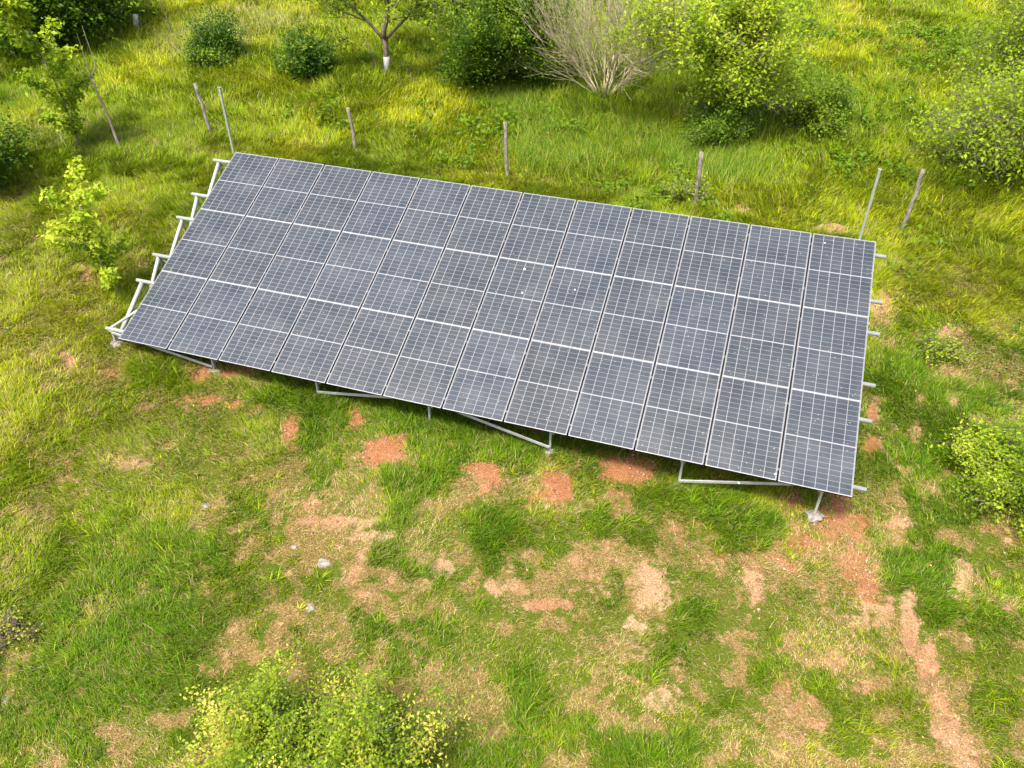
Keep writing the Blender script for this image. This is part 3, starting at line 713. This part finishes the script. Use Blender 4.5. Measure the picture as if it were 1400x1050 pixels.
# saplings on the left
SAP = dict(wob=.08, up=.03, depth=1, kids=2, spread=.85, lr=.34, first=0, pk=.8, leafback=1)
plant('maple_sapling', 'tall pale green sapling with whorled leaves in front of the upper left bushes', 'sapling', 112, 205, 1, SAP, 2600, .13, [LIME[0], LIME[1], LIME[2]], .12, L0=4.2, r0=.035, first_dir=(-.12, 0, 1), bark=M_bark_pale)
plant('maple_sapling', 'pale green sapling with whorled leaves left of the array frame', 'sapling', 165, 402, 1, dict(SAP, lr=.36), 1500, .10, [MIDG[2], LIME[1], LIME[2], LIME[2]], .09, L0=2.3, r0=.03, first_dir=(-.16, 0, 1), bark=M_bark_pale)
plant('yellow_green_bush', 'bright yellow green bush at the right edge level with the lower array', 'bush', 1418, 680, 8, BUSH, 9500, .055, [MIDG[1], LIME[0], LIME[1], LIME[2]], .10, L0=1.05, r0=.03, spread0=.9)
plant('small_plant', 'small round lime green plant right of the array', 'plant', 1280, 492, 6, BUSH, 900, .05, LIME, .06, L0=.45, r0=.01, spread0=.8)
plant('small_plant', 'small lime green plant beside the wooden post behind the array', 'plant', 941, 276, 6, BUSH, 900, .06, LIME, .07, L0=.6, r0=.01, spread0=.7)
plant('flowering_bush', 'wide yellow green leafy bush at the bottom edge', 'bush', 430, 1085, 26, dict(BUSH, depth=2, lr=.55, spread=.7, up=.03), 36000, .038, [MIDG[1], LIME[0], LIME[1], YELL[1], YELL[2]], .06, L0=1.12, r0=.012, spread0=1.3, bark=M_green)
plant('small_plant', 'small yellow leaved plant beside the cut stake at the left edge', 'plant', 22, 872, 5, BUSH, 260, .04, YELL, .05, L0=.28, r0=.006, spread0=.8)

# bare sapling with three prongs
def poly_thing(name, label, cat, px, py, lines, mat, k=7, group=None, jit=.08, part=None):
    b0 = G(px, py); root = empty(name, b0, label, cat, group); t = Tubes()
    for pts, rad in lines:
        P_ = [at_depth(a, c, b0[1]) - b0 for a, c in pts]
        if abs(pts[0][0] - px) < 2 and abs(pts[0][1] - py) < 2: P_[0] = P_[0] - np.array([0, 0, .12])
        # smooth subdivide with a little crookedness
        Q = []; Rr = []
        for i in range(len(P_) - 1):
            for s_ in range(4):
                f = s_ / 4; Q.append(P_[i] * (1 - f) + P_[i + 1] * f + (rng.normal(0, rad[i] * .22, 3) if (i or s_) else 0)); Rr.append(rad[i] * (1 - f) + rad[i + 1] * f)
        Q.append(P_[-1]); Rr.append(rad[-1]); t.add(Q, Rr, k, jit=jit)
    o = link(part or 'trunk', t.mesh(part or 'trunk', mat), root)
    return root
poly_thing('bare_sapling', 'leafless pale sapling forking into thin prongs', 'sapling', 167, 206, [([(167,206),(148,160),(125,107)], [.045,.035,.028]), ([(125,107),(131,90),(112,35)], [.022,.015,.005]), ([(125,107),(116,80),(105,45)], [.018,.012,.004]), ([(125,107),(105,92),(93,76)], [.018,.012,.004])], M_bark_pale)
poly_thing('bare_sapling', 'thin leafless stem right of the white stub at the top', 'sapling', 236, 47, [([(236,47),(226,18),(216,-8)], [.03,.022,.01])], M_bark)
# ------------------------------------------------------------------ fence posts, metal posts
POSTS = [(290,188,266,114,'crooked wooden post left of the array, nearest the bare sapling'), (486,209,475,147,'leaning wooden post behind the left half of the array'), (692,243,690,167,'upright wooden post behind the middle of the array'),
         (952,283,959,208,'wooden post beside the small lime green plant behind the array'), (1233,316,1263,232,'knobbly wooden post leaning right beyond the array corner')]
for (bx, by, tx, ty, lab) in POSTS:
    mx = (bx + tx) / 2 + random.uniform(-2, 2)
    poly_thing('wooden_post', lab, 'post', bx, by, [([(bx, by), (mx, (by + ty) / 2), (tx, ty)], [.055, .05, .052])], M_post, 9, 'wooden fence posts behind the array', .18, 'shaft')
for (bx, by, tx, ty, lab) in [(322, 219, 300, 120, 'straight grey metal post behind the upper left corner of the array'), (1172, 337, 1203, 232, 'straight grey metal post behind the upper right corner of the array')]:
    b0 = G(bx, by); tp = at_depth(tx, ty, b0[1]); root = empty('metal_post', b0, lab, 'post', 'metal posts behind the array')
    link('shaft', beam('shaft', (0, 0, -.1), tp - b0, .06, .06, M_postmetal, .006), root)
    link('cap', boxes_mesh('cap', [(tp - b0 + np.array([0, 0, .008]), (.036, .036, .008), None)], M_galv), root)
# wire strands between the wooden posts
t = Tubes(); tops = [at_depth(tx, ty + 6, G(bx, by)[1]) for bx, by, tx, ty, _ in POSTS]; tops.append(tops[-1] + np.array([7., 1.0, -.1]))
for dz in (0,):
    for a, c in zip(tops[:-1], tops[1:]):
        f = np.linspace(0, 1, 9)[:, None]; ln = a * (1 - f) + c * f; ln[:, 2] += dz - .12 * np.sin(math.pi * f[:, 0]); t.add(ln, [.0008] * 9, 4)
tag(link('fence_wire', t.mesh('fence_wire', M_side)), 'thin steel wires strung between the wooden posts', 'wire')
# white stub at top, cut stake at left
poly_thing('white_stub', 'short white painted stub in the grass beside the dark bushes', 'post', 187, 40, [([(187, 40), (185, 20)], [.11, .10])], M_white, 10, None, .06, 'shaft')
poly_thing('cut_stake', 'pale cut wooden stake at the left edge beside a small yellow plant', 'stake', 6, 874, [([(6, 874), (-8, 856)], [.045, .05])], M_bark_pale, 10, None, .06, 'shaft')

# ------------------------------------------------------------------ stones
M_stone = bark_mat('stone', (.14, .12, .10), (.30, .28, .25), 14)
def stone(px, py, r, label, colmat=M_stone):
    b0 = G(px, py); bm = bmesh.new(); bmesh.ops.create_icosphere(bm, subdivisions=3, radius=1); o_ = random.random() * 50
    for v in bm.verts:
        nn = 1 + .5 * (float(vnoise(v.co.x * 1.7 + o_, v.co.y * 1.7 + v.co.z * 1.3, 8)) - .5)
        r_ = r * .85
        v.co = Vector((v.co.x * r_ * nn * 1.2, v.co.y * r * nn * .9, v.co.z * r * .5 * nn))
    me = bpy.data.meshes.new('stone'); bm.to_mesh(me); bm.free(); me.materials.append(colmat)
    o = link('stone', me, None, (b0[0], b0[1], b0[2] - r * .08)); o.rotation_euler = (0, 0, random.uniform(0, 6))
    tag(o, label, 'stone', 'pale stones in the grass')
for a in [(442,770,.10,'largest pale grey stone in the grass below the left middle of the array'), (425,832,.075,'pale stone in the grass just below the largest one'), (281,691,.08,'grey stone in the short grass below the left third of the array'),
          (402,748,.05,'small stone just left of the largest pale stone'), (8,957,.06,'whitish stone at the left edge near the bottom')]: stone(*a)

# ------------------------------------------------------------------ wild flowers and broadleaf weeds
def weeds(name, label, P, size, cols, hz, nl, test=None, r=.06):
    x, y = P[:, 0], P[:, 1]; so_, lu, st, ye, op = fields(x, y)
    k = rng.random(len(x)) < test(so_, lu, st, op, x, y); x, y = x[k], y[k]; m_ = len(x)
    X_ = np.repeat(x, nl) + rng.normal(0, r, m_ * nl); Y_ = np.repeat(y, nl) + rng.normal(0, r, m_ * nl)
    Z_ = ground_z(X_, Y_) + rng.uniform(.02, hz, m_ * nl); p = np.stack([X_, Y_, Z_], -1)
    sz = size * np.clip(DIST(X_, Y_) / 14, .8, 2)
    c = colours(p, cols, len(p), .3); print(name, len(p))
    tag(link(name, leaf_mesh(name, p, sz, c, flat=1.0, aspect=.65)), label, name.replace('_', ' '), kind='stuff')
weeds('clover', 'low broadleaf weeds and clover among the short grass', scatter(16000, 1.5, 20, .8), .032, [DARK[1], MIDG[1], (.10, .20, .02)], .07, 14, lambda s, l, t, o, x, y: (1 - s) * (.12 + .9 * (l > .35) * o + .5 * sstep(.5, .62, fbm(x, y, 123, 3, .8))) * (1 - .5 * t))
weeds('tall_weeds', 'taller broadleaf weeds mixed in the lush grass beyond the fence', scatter(5200, 18.5, 40, 1.1), .085, [MIDG[0], MIDG[1], LIME[0], (.10, .20, .02)], .38, 22, lambda s, l, t, o, x, y: sstep(.46, .62, fbm(x, y, 223, 3, 2.2)) * .9 * sstep(-16, -4, x), r=.16)
weeds('wildflowers', 'tiny white flower heads dotted through the far meadow', scatter(2600, 20, 55, 1.0), .032, [(.7, .7, .6), (.8, .8, .75)], .4, 2, lambda s, l, t, o, x, y: .6 * sstep(.5, .65, fbm(x, y, 133, 3, 2)) * sstep(2, 5, x), r=.1)
weeds('dandelions', 'tiny yellow flowers dotted through the grass', scatter(2500, 2, 40, 1.0), .03, [(.6, .5, .03), (.7, .6, .05)], .15, 2, lambda s, l, t, o, x, y: .4 * sstep(.5, .65, fbm(x, y, 143, 3, 2)))

# crumbs of earth and small stones lying on the bare patches
P = scatter(60000, 1.5, 19, .9); x, y = P[:, 0], P[:, 1]; so_, lu, st, ye, op = fields(x, y)
k = rng.random(len(x)) < so_ * .8 + .01 * op; x, y = x[k], y[k]; m_ = len(x); sz = .006 + .016 * rng.random(m_) ** 4 * 2
oc = np.array([[1, 0, 0], [-1, 0, 0], [0, 1, 0], [0, -1, 0], [0, 0, .7], [0, 0, -.7]]) 
V = oc[None] * sz[:, None, None] * rng.uniform(.6, 1.3, (m_, 6, 1)); a = rng.uniform(0, 6.28, m_); ca, sa = np.cos(a)[:, None], np.sin(a)[:, None]
V = np.stack([V[..., 0] * ca - V[..., 1] * sa + x[:, None], V[..., 0] * sa + V[..., 1] * ca + y[:, None], V[..., 2] + ground_z(x, y)[:, None] + sz[:, None] * .3], -1)
of = np.array([[0, 2, 4], [2, 1, 4], [1, 3, 4], [3, 0, 4], [2, 0, 5], [1, 2, 5], [3, 1, 5], [0, 3, 5]])
F_ = (np.arange(m_)[:, None, None] * 6 + of[None]).reshape(-1, 3)
cc = np.array([[.25, .11, .05], [.34, .20, .11], [.38, .27, .17]])[rng.integers(0, 3, m_)] * rng.uniform(.7, 1.2, (m_, 1))
ma, n, b = mat_new('earth_crumbs'); at = N(n, 'ShaderNodeAttribute'); at.attribute_name = 'tint'; n.links.new(at.outputs['Color'], b.inputs['Base Color']); b.inputs['Roughness'].default_value = .95
tag(link('soil_crumbs', np_mesh('soil_crumbs', V.reshape(-1, 3), F_, ma, np.repeat(cc, 8, axis=0))), 'crumbs of reddish earth and grit on the bare patches', 'soil crumbs', kind='stuff')
